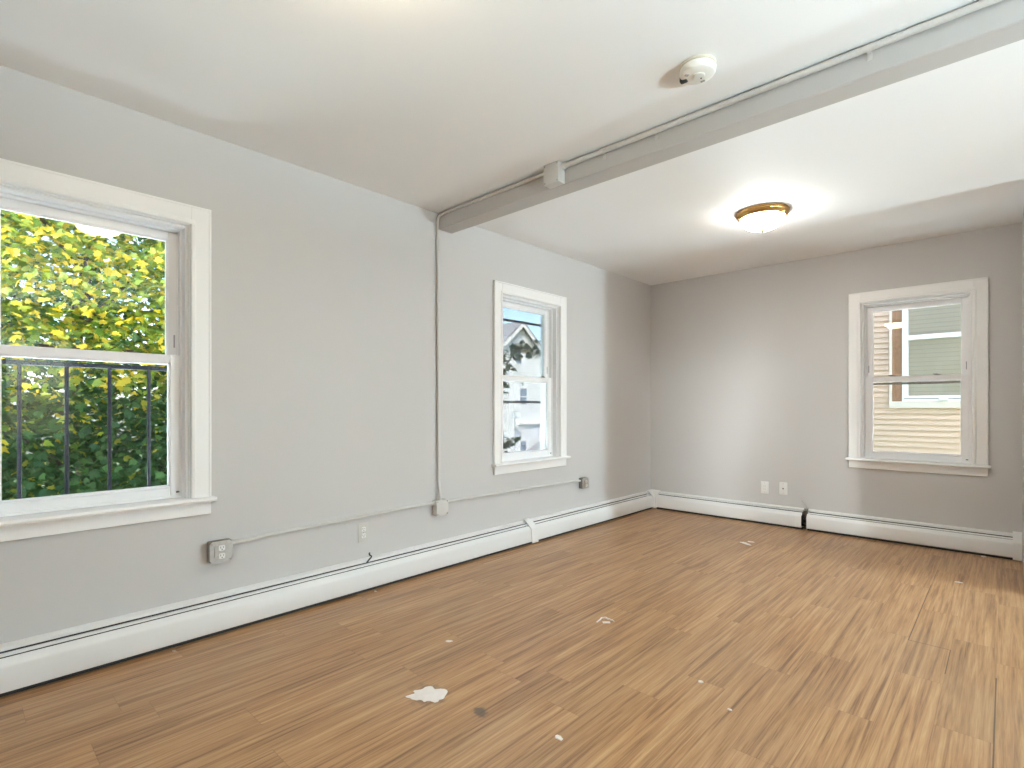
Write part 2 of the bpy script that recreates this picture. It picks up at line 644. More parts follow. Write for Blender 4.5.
def window(name, span, place, rotz, label, streak=False, latches=2, screen=False):
    """A vinyl double-hung window with flat white casing; local x along the wall, local y outward, z up."""
    s0, s1 = span
    Wd = s1-s0
    hw = Wd/2
    root = thing(name, label, None, place, rotz, None, 'structure')
    o0, o1 = -hw+CW, hw-CW
    zs, zt = 0.655, 1.950
    # casing: two legs and a head, each with a raised back band and an inner bead
    b = new()
    top = 2.036

    def leg(x0, x1, sgn):
        box(b, x0, x1, -0.018, 0, zs, top, 0.002)
        if sgn < 0:
            box(b, x0-0.001, x0+0.010, -0.0205, 0, zs, top, 0.002)
            box(b, x1-0.020, x1+0.002, -0.024, 0.012, zs, zt+0.002, 0.006, 3)
        else:
            box(b, x1-0.010, x1+0.001, -0.0205, 0, zs, top, 0.002)
            box(b, x0-0.002, x0+0.020, -0.024, 0.012, zs, zt+0.002, 0.006, 3)
    leg(-hw, o0, -1)
    leg(o1, hw, 1)
    box(b, o0, o1, -0.018, 0, zt, top, 0.002)
    box(b, -hw-0.001, hw+0.001, -0.0205, 0, top-0.010, top+0.001, 0.002)
    box(b, o0-0.016, o1+0.016, -0.0235, 0.012, zt-0.002, zt+0.020, 0.006, 3)
    obj('casing', b, 'trim', root)
    # stool and apron
    b = new()
    prism(b, [(-0.048, zs-0.019), (-0.052, zs-0.010), (-0.048, zs-0.001), (-0.043, zs), (0.03, zs), (0.03, zs-0.020), (-0.043, zs-0.020)], -hw-0.017, hw+0.017)
    obj('sill', b, 'trim', root)
    b = new()
    box(b, -hw, hw, -0.018, 0, 0.573, zs-0.020, 0.002)
    obj('apron', b, 'trim', root)
    # jamb lining and vinyl main frame
    b = new()
    box(b, o0, o0+0.006, 0.0, TW, zs, zt)
    box(b, o1-0.006, o1, 0.0, TW, zs, zt)
    box(b, o0+0.006, o1-0.006, 0.0, TW, zt-0.006, zt)
    box(b, o0, o1, 0.03, TW+0.03, 0.641, zs-0.0005)
    obj('jamb', b, 'trim', root)
    f = 0.020
    RC = 0.030
    a0, a1, c0, c1 = o0+0.006, o1-0.006, zs+0.001, zt-0.006
    b = new()
    for x0, x1 in ((a0, a0+f), (a1-f, a1)):
        box(b, x0, x1, 0.030+RC, 0.128+RC, c0, c1, 0.001)
    box(b, a0+f, a0+f+0.006, 0.062+RC, 0.068+RC, c0+0.012, c1-f)
    box(b, a1-f-0.006, a1-f, 0.062+RC, 0.068+RC, c0+0.012, c1-f)
    box(b, a0+f, a1-f, 0.030+RC, 0.128+RC, c1-f, c1, 0.001)
    box(b, a0+f, a1-f, 0.030+RC, 0.128+RC, c0, c0+0.012, 0.001)
    # stop bead in front of the frame
    box(b, a0, a0+0.012, 0.012, 0.030+RC, c0, c1, 0.003)
    box(b, a1-0.012, a1, 0.012, 0.030+RC, c0, c1, 0.003)
    box(b, a0+0.012, a1-0.012, 0.012, 0.030+RC, c1-0.012, c1, 0.003)
    obj('frame', b, 'vinyl', root)
    x0, x1 = a0+f, a1-f
    zm = 1.312

    def sash(nm, z0, z1, y0, y1, st, tr, br, gmat):
        q = new()
        y0, y1 = y0+RC, y1+RC
        box(q, x0, x0+st, y0, y1, z0, z1, 0.0025)
        box(q, x1-st, x1, y0, y1, z0, z1, 0.0025)
        box(q, x0+st, x1-st, y0, y1, z1-tr, z1, 0.0025)
        box(q, x0+st, x1-st, y0, y1, z0, z0+br, 0.0025)
        # glazing bead
        for u0, u1, v0, v1 in ((x0+st-0.001, x0+st+0.006, z0+br, z1-tr), (x1-st-0.006, x1-st+0.001, z0+br, z1-tr)):
            box(q, u0, u1, y0+0.005, y1-0.005, v0, v1)
        for v0, v1 in ((z0+br-0.001, z0+br+0.006), (z1-tr-0.006, z1-tr+0.001)):
            box(q, x0+st, x1-st, y0+0.005, y1-0.005, v0, v1)
        so_ = obj(nm, q, 'vinyl', root)
        q = new()
        ym = (y0+y1)/2
        box(q, x0+st-0.002, x1-st+0.002, ym-0.002, ym+0.002, z0+br-0.002, z1-tr+0.002)
        obj('pane', q, gmat, so_, False)
        return so_
    up = sash('upper_sash', zm-0.022, c1-f, 0.070, 0.100, 0.040, 0.038, 0.036, 'glass_streaked' if streak else 'glass')
    lo = sash('lower_sash', c0+0.012, zm+0.022, 0.034, 0.064, 0.040, 0.040, 0.044, 'glass')
    # finger lift lip on the lower sash
    q = new()
    box(q, x0+0.05, x1-0.05, 0.026+RC, 0.0345+RC, c0+0.048, c0+0.056, 0.002)
    obj('finger_lift', q, 'vinyl', lo)
    # sash locks on the meeting rail
    for t in ((0.28, 0.72) if latches == 2 else (0.86,) if latches == 1 else ()):
        xx = x0+(x1-x0)*t
        q = new()
        box(q, xx-0.022, xx+0.022, 0.040+RC, 0.060+RC, zm+0.022, zm+0.028, 0.002)
        box(q, xx-0.030, xx+0.004, 0.036+RC, 0.046+RC, zm+0.028, zm+0.034, 0.002)
        tag(obj('sash_lock', q, 'latch', lo), 'dark brown sash lock')
    # half screen outside the lower sash: only its dark top bar shows
    if screen:
        q = new()
        box(q, a0+f, a1-f, 0.104+RC, 0.116+RC, zm-0.044, zm-0.026, 0.001)
        tag(obj('screen_bar', q, 'screen', root), 'dark brown top bar of the outside half screen')
    # vent stop slots in the stiles of the upper sash
    for xx in (x0+0.014, x1-0.014):
        q = new()
        box(q, xx-0.003, xx+0.003, 0.0675+RC, 0.0705+RC, zm+0.06, zm+0.12)
        obj('vent_stop', q, 'detector_grey', up)
    q = new()
    box(q, x1-0.016, x1-0.002, 0.030+RC, 0.0345+RC, c0+0.024, c0+0.031, 0.001)
    tag(obj('tilt_pin', q, 'slot', lo), 'small dark plug')
    return root


mid = lambda s: (s[0]+s[1])/2
win1 = window('window_1', W1, (0, mid(W1), 0), LEFT, 'large white double-hung window at the left looking into maple leaves', True)
win2 = window('window_2', W2, (0, mid(W2), 0), LEFT, 'white double-hung window beyond the beam looking at a pale house', False, 1)
win3 = window('window_3', W3, (mid(W3), 0, 0), 0, 'white double-hung window in the far wall facing cream siding', False, 2, True)
window('window_4', W4, (XN, mid(W4), 0), RIGHT, 'narrow white double-hung window in the right wall', False, 1)  # unseen window, added narrow for the side fill lamp
window('window_5', W5, (XN, mid(W5), 0), RIGHT, 'wide white double-hung window in the right wall')

# ---------------------------------------------------------------- baseboard heaters


def heater(label, s0, s1, place, rotz, gap=0.0, open_damper=False, dip=0.0):
    """Hydronic baseboard: back plate with a hood, pitched damper, bowed front cover, finned pipe inside."""
    root = thing('baseboard_heater', label, 'heater', place, rotz, 'white baseboard heaters along the walls')
    L = s1-s0
    h = L/2
    b = new()
    sheet(b, [(-0.0035, 0.012), (-0.0035, 0.180), (-0.026, 0.173), (-0.029, 0.170), (-0.029, 0.158)], -h, h, 0.0022)
    obj('back_plate', b, 'heater', root)
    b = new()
    box(b, -h+0.003, h-0.003, -0.0085, -0.0065, 0.020, 0.166)  # added liner sheet, dark so the slots look shaded
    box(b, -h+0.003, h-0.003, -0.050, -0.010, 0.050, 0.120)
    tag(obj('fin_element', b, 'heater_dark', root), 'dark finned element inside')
    b = new()
    if open_damper:
        sheet(b, [(-0.022, 0.156), (-0.030, 0.152)], -h+0.004, h-0.004, 0.002)
        sheet(b, [(-0.038, 0.146), (-0.046, 0.141)], -h+0.004, h-0.004, 0.002)
    else:
        sheet(b, [(-0.030, 0.1515), (-0.044, 0.1490), (-0.046, 0.142)], -h+0.004, h-0.004, 0.002)
    obj('damper', b, 'heater', root)
    b = new()
    sheet(b, [(-0.057, 0.128), (-0.059, 0.142), (-0.064, 0.143), (-0.087, 0.122), (-0.090, 0.114), (-0.090, 0.030), (-0.088, 0.022), (-0.076, 0.019)], -h+0.002, h-0.002, 0.0022)
    obj('front_cover', b, 'heater', root)
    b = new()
    box(b, -h+0.002, h-0.002, -0.066, -0.006, 0.0005, 0.012)  # dark block standing in for shade in the floor gap
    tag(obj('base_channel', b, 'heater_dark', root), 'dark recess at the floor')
    return root


LJ = -2.045
heater('long white baseboard heater under the left windows, nearest the camera', -6.6, LJ-0.005, (0, (-6.6+LJ-0.005)/2, 0), LEFT)
heater('white baseboard heater on the left wall between the joint cover and the far corner', LJ+0.005, -0.10, (0, (LJ-0.095)/2, 0), LEFT)
heater('white baseboard heater under the two white wall plates on the far wall', 0.10, 1.505, ((0.10+1.505)/2, 0, 0), 0, open_damper=True)
heater('white baseboard heater under the far wall window', 1.542, XR-0.040, ((1.542+XR-0.040)/2, 0, 0), 0)

# joint and corner covers


def loft(bm, stations):
    """Closed profile loops joined one to the next, with the two ends capped."""
    rs = [[bm.verts.new(p) for p in st] for st in stations]
    n_ = len(rs[0])
    for a, c in zip(rs, rs[1:]):
        for i in range(n_):
            j = (i+1) % n_
            bm.faces.new((a[i], a[j], c[j], c[i]))
    bm.faces.new(rs[0][::-1])
    bm.faces.new(rs[-1])


CV = [(0.001, 0.187), (0.030, 0.187), (0.064, 0.160), (0.0925, 0.130), (0.095, 0.120), (0.095, 0.008)]
CVI = [(max(0.001, d-0.004), z-0.004 if z > 0.1 else z) for d, z in CV]
LOOP = CV+CVI[::-1]
t = thing('joint_cover', 'white slanted joint cover strapped over the left wall heaters', 'heater cover', (0, LJ, 0), LEFT, 'heater joint covers')
b = new()
loft(b, [[(x+0.022*(0.187-z)/0.18, -d, z) for d, z in LOOP] for x in (-0.050, 0.024)])
obj('cover', b, 'heater', t)
b = new()
box(b, 0.022, 0.044, -0.0985, -0.0950, 0.008, 0.020, 0.001)
obj('clip', b, 'trim', t)

t = thing('corner_cover', 'white inside corner cover joining the heaters in the far left corner', 'heater cover', (0, 0, 0), 0, 'heater joint covers')
b = new()
loft(b, [[(d, -0.116, z) for d, z in LOOP], [(d, -d, z) for d, z in LOOP], [(0.116, -d, z) for d, z in LOOP]])
obj('cover', b, 'heater', t)

t = thing('end_cover', 'white end cover at the right end of the far wall heater', 'heater cover', (XR, 0, 0), 0, 'heater joint covers')
b = new()
loft(b, [[(x, -d*1.04, z*1.03) for d, z in LOOP] for x in (-0.050, -0.002)])
obj('cover', b, 'heater', t)

# exposed pipe in the gap between the two far wall heaters, with a stray wire above
t = thing('heating_pipe', 'dark exposed pipe in the gap between the two far wall heaters', 'pipe', (1.5235, 0, 0))
b = new()
box(b, -0.0165, 0.0165, -0.008, -0.001, 0.006, 0.180)
obj('back_plate', b, 'fin', t)
b = new()
tube(b, [(0, -0.040, 0.004), (0, -0.040, 0.165)], 0.011, 14)
obj('pipe', b, 'copper', t)
b = new()
tube(b, [(0, -0.040, 0.060), (0, -0.040, 0.085)], 0.0145, 14)
tube(b, [(0, -0.040, 0.030), (0, -0.040, 0.046)], 0.0145, 14)
tag(obj('fitting', b, 'black', t), 'black fitting')
b = new()
tube(b, bend([(0.004, -0.012, 0.150), (0.006, -0.020, 0.200), (-0.010, -0.014, 0.226), (-0.028, -0.010, 0.236), (-0.038, -0.008, 0.250)], 0.02), 0.0032, 8)
tag(obj('stray_wire', b, 'galv', None, True, (1.5235, 0, 0)), 'short bent grey wire poking up above the heater gap', 'wire')
b = new()
tube(b, bend([(0.0, -0.040, 0.158), (0.02, -0.036, 0.172), (0.045, -0.028, 0.186), (0.028, -0.024, 0.200), (0.036, -0.018, 0.207)], 0.015), 0.0045, 8)
tag(obj('loose_wire', b, 'black', None, True, (0, -3.52, 0), LEFT), 'short black wire sticking out of the left wall heater', 'wire')

# ---------------------------------------------------------------- electrical boxes and conduit


def receptacle(parent, z, y, k=1.0):
    """One round-sided outlet face with its three slots."""
    b = new()
    pr = []
    for i in range(24):
        a = 2*PI*i/24
        pr.append((max(-0.0145, min(0.0145, 0.0172*math.cos(a)))*k, z+max(-0.0135, min(0.0135, 0.0172*math.sin(a)))*k))
    f0 = [b.verts.new((p[0], y, p[1])) for p in pr]
    f1 = [b.verts.new((p[0]*0.95, y-0.004, z+(p[1]-z)*0.95)) for p in pr]
    for i in range(24):
        j = (i+1) % 24
        b.faces.new((f0[i], f0[j], f1[j], f1[i]))
    b.faces.new(f1)
    r = tag(obj('receptacle', b, 'plate_white', parent), 'white outlet face')
    b = new()
    yy = y-0.0045
    box(b, -0.0075*k, -0.0050*k, yy, yy+0.002, z-0.001*k, z+0.008*k)
    box(b, 0.0050*k, 0.0075*k, yy, yy+0.002, z+0.000*k, z+0.007*k)
    bmesh.ops.create_circle(b, cap_ends=True, segments=12, radius=0.0028*k, matrix=Matrix.Translation((0, yy, z-0.0065*k)) @ Matrix.Rotation(PI/2, 4, 'X'))
    obj('slot', b, 'slot', r)


def oct_prof(h, c, z0=0.0):
    return [(-h+c, -h), (h-c, -h), (h, -h+c), (h, h-c), (h-c, h), (-h+c, h), (-h, h-c), (-h, -h+c)]


def slab(bm, prof, y0, y1):
    a = [bm.verts.new((p[0], y0, p[1])) for p in prof]
    c = [bm.verts.new((p[0], y1, p[1])) for p in prof]
    n_ = len(prof)
    for i in range(n_):
        j = (i+1) % n_
        bm.faces.new((a[i], a[j], c[j], c[i]))
    bm.faces.new(a)
    bm.faces.new(c)


def outlet_box(label, s, zc, half):
    t = thing('outlet_box', label, 'electrical outlet', (0, s, zc), LEFT, 'metal outlet boxes on the left wall')
    b = new()
    box(b, -half, half, -0.042, -0.0005, -half, half, 0.008, 3)
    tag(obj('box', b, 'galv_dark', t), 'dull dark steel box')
    b = new()
    slab(b, oct_prof(half*1.0, half*0.26), -0.047, -0.0425)
    slab(b, oct_prof(half*0.62, half*0.15), -0.053, -0.046)
    obj('cover_plate', b, 'galv', t)
    for sx, sz in ((-1, 1), (1, -1)):
        b = new()
        bmesh.ops.create_uvsphere(b, u_segments=10, v_segments=6, radius=0.0045, matrix=Matrix.Translation((sx*half*0.80, -0.047, sz*half*0.80)))
        obj('screw', b, 'screw', t)
    k = half/0.052
    for z in (0.0195*k, -0.0195*k):
        receptacle(t, z, -0.053, k)
    b = new()
    tube(b, [(half-0.004, -0.020, half*0.55), (half+0.020, -0.020, half*0.55)], [0.0145, 0.0125], 14)
    obj('connector', b, 'conduit', t)
    return t


ZC = 0.424
outlet_box('grey steel outlet box at the left end of the conduit, by the left window', -4.318, 0.388, 0.051)
outlet_box('small grey steel outlet box at the far end of the conduit, past the second window', -1.283, 0.394, 0.047)


def junction_box(label, place, rotz, mats, hx=0.049, hz=0.049, d=0.048):
    t = thing('junction_box', label, 'junction box', place, rotz)
    b = new()
    box(b, -hx, hx, -d, -0.0005, -hz, hz, 0.004, 2)
    obj('box', b, mats, t)
    b = new()
    box(b, -hx-0.001, hx+0.001, -d-0.004, -d+0.0005, -hz-0.001, hz+0.001, 0.002, 2)
    obj('cover_plate', b, mats, t)
    for sx, sz in ((-1, 1), (1, 1), (-1, -1), (1, -1)):
        b = new()
        bmesh.ops.create_uvsphere(b, u_segments=10, v_segments=6, radius=0.0050, matrix=Matrix.Translation((sx*hx*0.84, -d-0.0035, sz*hz*0.84)))
        tag(obj('screw', b, 'screw', t), 'dark screw head')
    return t


JB = junction_box('square painted junction box where three conduits meet on the left wall', (0, -2.947, 0.408), LEFT, 'conduit')
JC = junction_box('square painted junction box on the ceiling beam', (1.030, BY0, 2.344), 0, 'conduit_top', 0.050, 0.054, 0.056)


def conduit(label, pts, straps, mat, r=0.0095, ends=(), strap_axis='left'):
    """A run of painted tube in world coordinates with its pipe straps and end connectors."""
    o = Vector(pts[0])
    t = thing('conduit', label, 'conduit', o)
    b = new()
    tube(b, [Vector(p)-o for p in bend(pts, 0.07, 8)], r, 14)
    obj('tube', b, mat, t)
    for p, q in straps:
        b = new()
        p, q = Vector(p)-o, Vector(q)     # q = direction of the run
        tube(b, [p-q*0.007, p+q*0.007], r+0.002, 14)
        side = Vector((0, 0, -1)) if abs(q.z) < 0.5 else Vector((0, 1, 0))
        c = p+side*(r+0.011)
        if strap_axis == 'left':
            x0 = -o.x+0.0005
            box(b, x0, x0+0.003, min(c.y-0.008, c.y+0.008), c.y+0.008, c.z-0.012, c.z+0.012)
            box(b, x0, p.x, p.y-0.006 if abs(q.z) < .5 else p.y, p.y+0.006 if abs(q.z) < .5 else p.y+r+0.002, p.z-r-0.002 if abs(q.z) < .5 else p.z-0.006, p.z if abs(q.z) < .5 else p.z+0.006)
        else:
            y1 = BY0-o.y-0.0005
            box(b, c.x-0.008, c.x+0.008, y1-0.003, y1, c.z-0.014, c.z+0.012)
            box(b, p.x-0.006, p.x+0.006, p.y, y1, p.z-r-0.002, p.z)
        obj('strap', b, mat, t)
    for p, q in ends:
        b = new()
        p, q = Vector(p)-o, Vector(q)
        tube(b, [p, p+q*0.016, p+q*0.018, p+q*0.030], [r+0.004, r+0.004, r+0.0022, r+0.0022], 14)
        obj('connector', b, mat, t)
    return t


yv = (0, 1, 0)
conduit('painted conduit running low along the left wall from outlet box to junction box',
        [(0.020, -4.245, 0.4155), (0.020, -4.19, 0.4155), (0.0125, -4.11, 0.420), (0.0125, -3.10, 0.440), (0.026, -3.05, 0.441), (0.026, -3.000, 0.441)],
        [((0.0125, -3.63, 0.4295), yv)], 'conduit', 0.0098, [((0.026, -2.997, 0.441), (0, -1, 0))])
conduit('painted conduit below the second window from junction box to far outlet box',
        [(0.026, -2.896, 0.436), (0.026, -2.85, 0.436), (0.0125, -2.79, 0.433), (0.0125, -1.45, 0.425), (0.020, -1.41, 0.424), (0.020, -1.334, 0.420)],
        [((0.0125, -2.115, 0.429), yv)], 'conduit', 0.0098, [((0.026, -2.897, 0.436), (0, 1, 0))])
conduit('painted conduit climbing the left wall and bending along the beam to its junction box',
        [(0.026, -2.950, 0.459), (0.026, -2.950, 0.50), (0.0125, -2.950, 0.57), (0.0125, -2.958, 2.30), (0.0165, -2.9575, 2.372), (0.10, -2.9575, 2.380), (0.979, -2.9575, 2.380)],
        [((0.0125, -2.9545, 1.33), (0, 0, 1)), ((0.0125, -2.957, 2.17), (0, 0, 1))], 'conduit_top', 0.0098,
        [((0.026, -2.950, 0.458), (0, 0, 1)), ((0.979, -2.9575, 2.380), (-1, 0, 0))])
conduit('thicker painted conduit along the beam from its junction box toward the right',
        [(1.081, -2.962, 2.380), (3.02, -2.962, 2.380)],
        [((1.33, -2.962, 2.380), (1, 0, 0)), ((1.62, -2.962, 2.380), (1, 0, 0)), ((2.46, -2.962, 2.380), (1, 0, 0))], 'conduit_top', 0.0125,
        [((1.081, -2.962, 2.380), (1, 0, 0))], 'beam')


def wall_plate(label, place, rotz, mat, kind):
    t = thing('wall_plate', label, 'wall plate', place, rotz)
    b = new()
    box(b, -0.035, 0.035, -0.006, -0.0003, -0.057, 0.057, 0.003, 2)
    obj('plate', b, mat, t)
    if kind == 'duplex':
        for z in (0.0195, -0.0195):
            receptacle(t, z, -0.006)
    elif kind == 'decora':
        b = new()
        box(b, -0.017, 0.017, -0.0085, -0.005, -0.034, 0.034, 0.0015)
        obj('insert', b, mat, t)
        b = new()
        for z in (0.013, -0.016):
            box(b, -0.008, -0.0055, -0.0090, -0.008, z-0.004, z+0.005)
            box(b, 0.0055, 0.008, -0.0090, -0.008, z-0.004, z+0.004)
        obj('slot', b, 'detector_grey', t)
    elif kind == 'coax':
        b = new()
        bmesh.ops.create_cone(b, cap_ends=True, segments=6, radius1=0.0070, radius2=0.0070, depth=0.006, matrix=Matrix.Translation((0, -0.008, 0)) @ Matrix.Rotation(PI/2, 4, 'X'))
        bmesh.ops.create_cone(b, cap_ends=True, segments=14, radius1=0.0045, radius2=0.0045, depth=0.012, matrix=Matrix.Translation((0, -0.013, 0)) @ Matrix.Rotation(PI/2, 4, 'X'))
        tag(obj('coaxial_jack', b, 'latch', t), 'dark round jack')
    for z in ((0.042, -0.042) if kind != 'duplex' else (0.0,)):
        b = new()
        bmesh.ops.create_uvsphere(b, u_segments=10, v_segments=6, radius=0.003, matrix=Matrix.Translation((0, -0.0058, z)))
        obj('screw', b, 'detector_grey', t)
    return t


wall_plate('outlet plate painted over in wall grey, below the left wall conduit', (0, -3.519, 0.334), LEFT, 'plate_paint', 'duplex')
wall_plate('white wall plate with rectangular outlet, left of the two on the far wall', (1.172, 0, 0.330), 0, 'plate_white', 'decora')
wall_plate('white wall plate with one round jack, right of the two on the far wall', (1.333, 0, 0.337), 0, 'plate_white', 'coax')

# ---------------------------------------------------------------- smoke detector
t = thing('smoke_detector', 'round ivory smoke detector on the ceiling before the beam', 'smoke detector', (1.955, -3.258, H), math.radians(35))
b = new()
lathe(b, [(0.0, -0.0005), (0.066, -0.0005), (0.067, -0.004), (0.067, -0.010), (0.060, -0.013), (0.0, -0.013)], n=48, cap=False)
tag(obj('mounting_base', b, 'detector_base', t), 'yellowed mounting base')
b = new()
lathe(b, [(0.0, -0.012), (0.064, -0.012), (0.066, -0.016), (0.0655, -0.030), (0.062, -0.037), (0.054, -0.041), (0.030, -0.042), (0.0, -0.042)], n=48, cap=False)
obj('body', b, 'detector', t)
b = new()
lathe(b, [(0.0, -0.041), (0.022, -0.041), (0.022, -0.045), (0.020, -0.047), (0.0, -0.047)], 0.004, -0.004, 0, 30, False)
obj('test_button', b, 'detector', t)
b = new()
bmesh.ops.create_uvsphere(b, u_segments=10, v_segments=6, radius=0.003, matrix=Matrix.Translation((0.014, 0.006, -0.047)))
obj('indicator', b, 'black', t)
for ang, w_, ln in ((196, 0.014, 0.012), (53, 0.008, 0.016)):
    b = new()
    box(b, -w_/2, w_/2, -ln/2, ln/2, -0.0435, -0.0405)
    a = math.radians(ang)
    bmesh.ops.rotate(b, verts=b.verts[:], cent=(0, 0, 0), matrix=Matrix.Rotation(a, 3, 'Z'))
    bmesh.ops.translate(b, verts=b.verts[:], vec=(0.044*math.cos(a), 0.044*math.sin(a), 0))
    tag(obj('vent', b, 'detector_grey', t), 'grey vent grille')
b = new()
box(b, -0.014, 0.014, -0.010, 0.010, -0.046, -0.022, 0.003)
a = math.radians(150)
bmesh.ops.rotate(b, verts=b.verts[:], cent=(0, 0, 0), matrix=Matrix.Rotation(a, 3, 'Z'))
bmesh.ops.translate(b, verts=b.verts[:], vec=(0.054*math.cos(a), 0.054*math.sin(a), 0))
tag(obj('battery_flap', b, 'black', t), 'open black battery gap')

# ---------------------------------------------------------------- ceiling lights


def ceiling_light(label, x, y, bowl):
    t = thing('ceiling_light', label, 'ceiling light', (x, y, H), 0, 'flush brass ceiling lights')
    b = new()
    lathe(b, [(0.0, -0.0003), (0.162, -0.0003), (0.165, -0.004), (0.165, -0.010), (0.161, -0.014), (0.161, -0.020), (0.157, -0.028), (0.151, -0.035), (0.148, -0.041), (0.143, -0.046), (0.138, -0.046), (0.135, -0.040), (0.0, -0.024)], n=56, cap=False)
    obj('pan', b, 'brass', t)
    b = new()
    pr = [(0.134, -0.039), (0.134, -0.048)]
    for i in range(1, 12):
        a = i/12*PI/2
        pr.append((0.134*math.cos(a)**0.9, -0.048-0.074*math.sin(a)))
    pr.append((0.0, -0.122))
    lathe(b, pr, n=56, cap=False)
    obj('bowl', b, bowl, t)
    b = new()
    lathe(b, [(0.0, -0.120), (0.012, -0.120), (0.014, -0.125), (0.009, -0.130), (0.005, -0.137), (0.0, -0.139)], n=24, cap=False)
    obj('finial', b, 'brass', t)
    for k in range(3):
        b = new()
        a = math.radians(100+120*k)
        c, s_ = math.cos(a), math.sin(a)
        tube(b, [(0.145*c, 0.145*s_, -0.046), (0.168*c, 0.168*s_, -0.046)], 0.005, 10)
        obj('thumbscrew', b, 'brass', t)
    return t


ceiling_light('lit brass and frosted glass ceiling light beyond the beam', 1.620, -1.470, 'bowl')
ceiling_light('lit brass ceiling light in the near room, above the camera side of the beam', 1.58, -4.50, 'bowl_dim')

# ---------------------------------------------------------------- marks and scraps on the floor
random.seed(5)


def scrap(name, label, cat, x, y, rx, ry, rot=0.0, h=0.003, mat='plaster', n=22, rough=0.25, group=None, parts=True):
    b = new()
    ring, inner = [], []
    ks = [random.uniform(-rough, rough) for _ in range(n)]
    for i in range(n):
        a = 2*PI*i/n
        k = 1+0.25*ks[i-1]+0.55*ks[i]+0.25*ks[(i+1) % n]
        ring.append(b.verts.new((rx*k*math.cos(a), ry*k*math.sin(a), 0.0004)))
        inner.append(b.verts.new((rx*k*0.86*math.cos(a), ry*k*0.86*math.sin(a), h*random.uniform(0.6, 1.1))))
    ctr = b.verts.new((0, 0, h*1.1))
    for i in range(n):
        j = (i+1) % n
        b.faces.new((ring[i], ring[j], inner[j], inner[i]))
        b.faces.new((inner[i], inner[j], ctr))
    b.faces.new(ring[::-1])
    o = obj(name, b, mat, None, True, (x, y, 0.0003), rot)
    return tag(o, label, cat, group)


scrap('plaster_patch', 'large ragged white patch on the wood floor, beside a dark smudge', 'patch', 1.218, -3.988, 0.066, 0.050, 0.75, 0.004, rough=0.40, n=36)
scrap('paint_chip', 'small oval white chip on the floor, left of the middle', 'chip', 0.932, -3.635, 0.017, 0.009, 0.8)
scrap('paint_chip', 'crumbly white fleck on the floor nearest the camera', 'chip', 1.745, -3.851, 0.013, 0.011, 0.2, rough=0.4)
scrap('paint_chip', 'tiny round white fleck on the floor, in line with the far wall window', 'chip', 1.938, -3.188, 0.010, 0.009)
scrap('paint_chip', 'oval white chip on the floor near the right end of the far heater', 'chip', 2.607, -0.95, 0.022, 0.014, 0.3)
scrap('paint_chip', 'faint white speck on the floor nearest the round white fleck', 'chip', 2.095, -3.305, 0.008, 0.006)
# the torn curled scrap in the middle of the floor
b = new()
pts = [(-0.045, -0.02), (-0.025, 0.01), (-0.012, 0.036), (0.008, 0.040), (0.020, 0.022), (0.038, 0.008), (0.045, -0.010)]
tube(b, [(p[0], p[1], 0.0052) for p in pts], [0.003, 0.0045, 0.005, 0.0055, 0.005, 0.0045, 0.003], 8)
bmesh.ops.scale(b, vec=(1, 1, 0.8), verts=b.verts[:])
box(b, -0.014, 0.024, -0.026, -0.004, 0.0006, 0.003, 0.001)
tag(obj('paper_scrap', b, 'plaster', None, True, (1.335, -2.948, 0), 0.72), 'torn curled white scrap in the middle of the floor', 'scrap')
scrap('paper_scrap', 'white torn scrap on the floor before the far heater gap, larger of two', 'scrap', 1.315, -0.90, 0.058, 0.020, -0.55, 0.004, rough=0.3)
scrap('paper_scrap', 'pinkish scrap on the floor behind the larger torn scrap', 'scrap', 1.325, -0.815, 0.026, 0.016, 0.2, 0.003, rough=0.35)
scrap('debris_crumb', 'white crumb at the foot of the left heater, nearer the left window', 'debris', 0.118, -4.535, 0.010, 0.006, 0.3, 0.005, rough=0.5)
scrap('debris_crumb', 'white crumb at the foot of the left heater, under the painted outlet plate', 'debris', 0.112, -3.505, 0.010, 0.006, 0.3, 0.006, rough=0.5)
scrap('debris_crumb', 'white crumb at the foot of the far heater under the window', 'debris', 2.701, -0.108, 0.014, 0.007, 0.0, 0.008, rough=0.5)

# ---------------------------------------------------------------- outside the left windows: iron guard, cables, maples
t = thing('window_guard', 'black iron bar guard outside the lower half of the left window', 'window guard', (-0.215, mid(W1), 0.55), LEFT)
b = new()
box(b, -0.46, 0.46, -0.010, 0.010, 0.715, 0.735, 0.002)
obj('rail', b, 'iron', t)
b = new()
box(b, -0.46, 0.46, -0.010, 0.010, -0.03, -0.01, 0.002)
obj('rail', b, 'iron', t)
for i in range(6):
    y = -5.170+0.1535*i
    b = new()
    tube(b, [(y-mid(W1), 0, -0.02), (y-mid(W1), 0, 0.72)], 0.0075, 12)
    obj('bar', b, 'iron', t)

for z, lab in ((1.829, 'black cable crossing high outside the second window'), (1.126, 'black cable crossing outside the lower half of the second window')):
    b = new()
    pth = [(0.11, -1.9, 0.0), (0.03, -1.88, 0.0)]+[(0, -1.8+0.18*i, 0.012*math.cos((i-10)*0.3)-0.012) for i in range(21)]+[(0.03, 1.88, 0.0), (0.11, 1.9, 0.0)]
    tube(b, pth, 0.011, 10)
    tag(obj('service_cable', b, 'cable', None, True, (-0.30, -1.6, z)), lab, 'cable', 'cables outside the second window')

OUT = [(0, -0.10), (0.10, -0.06), (0.30, -0.16), (0.26, 0.02), (0.50, 0.10), (0.34, 0.22), (0.40, 0.42), (0.20, 0.36), (0.12, 0.52), (0.0, 0.78)]


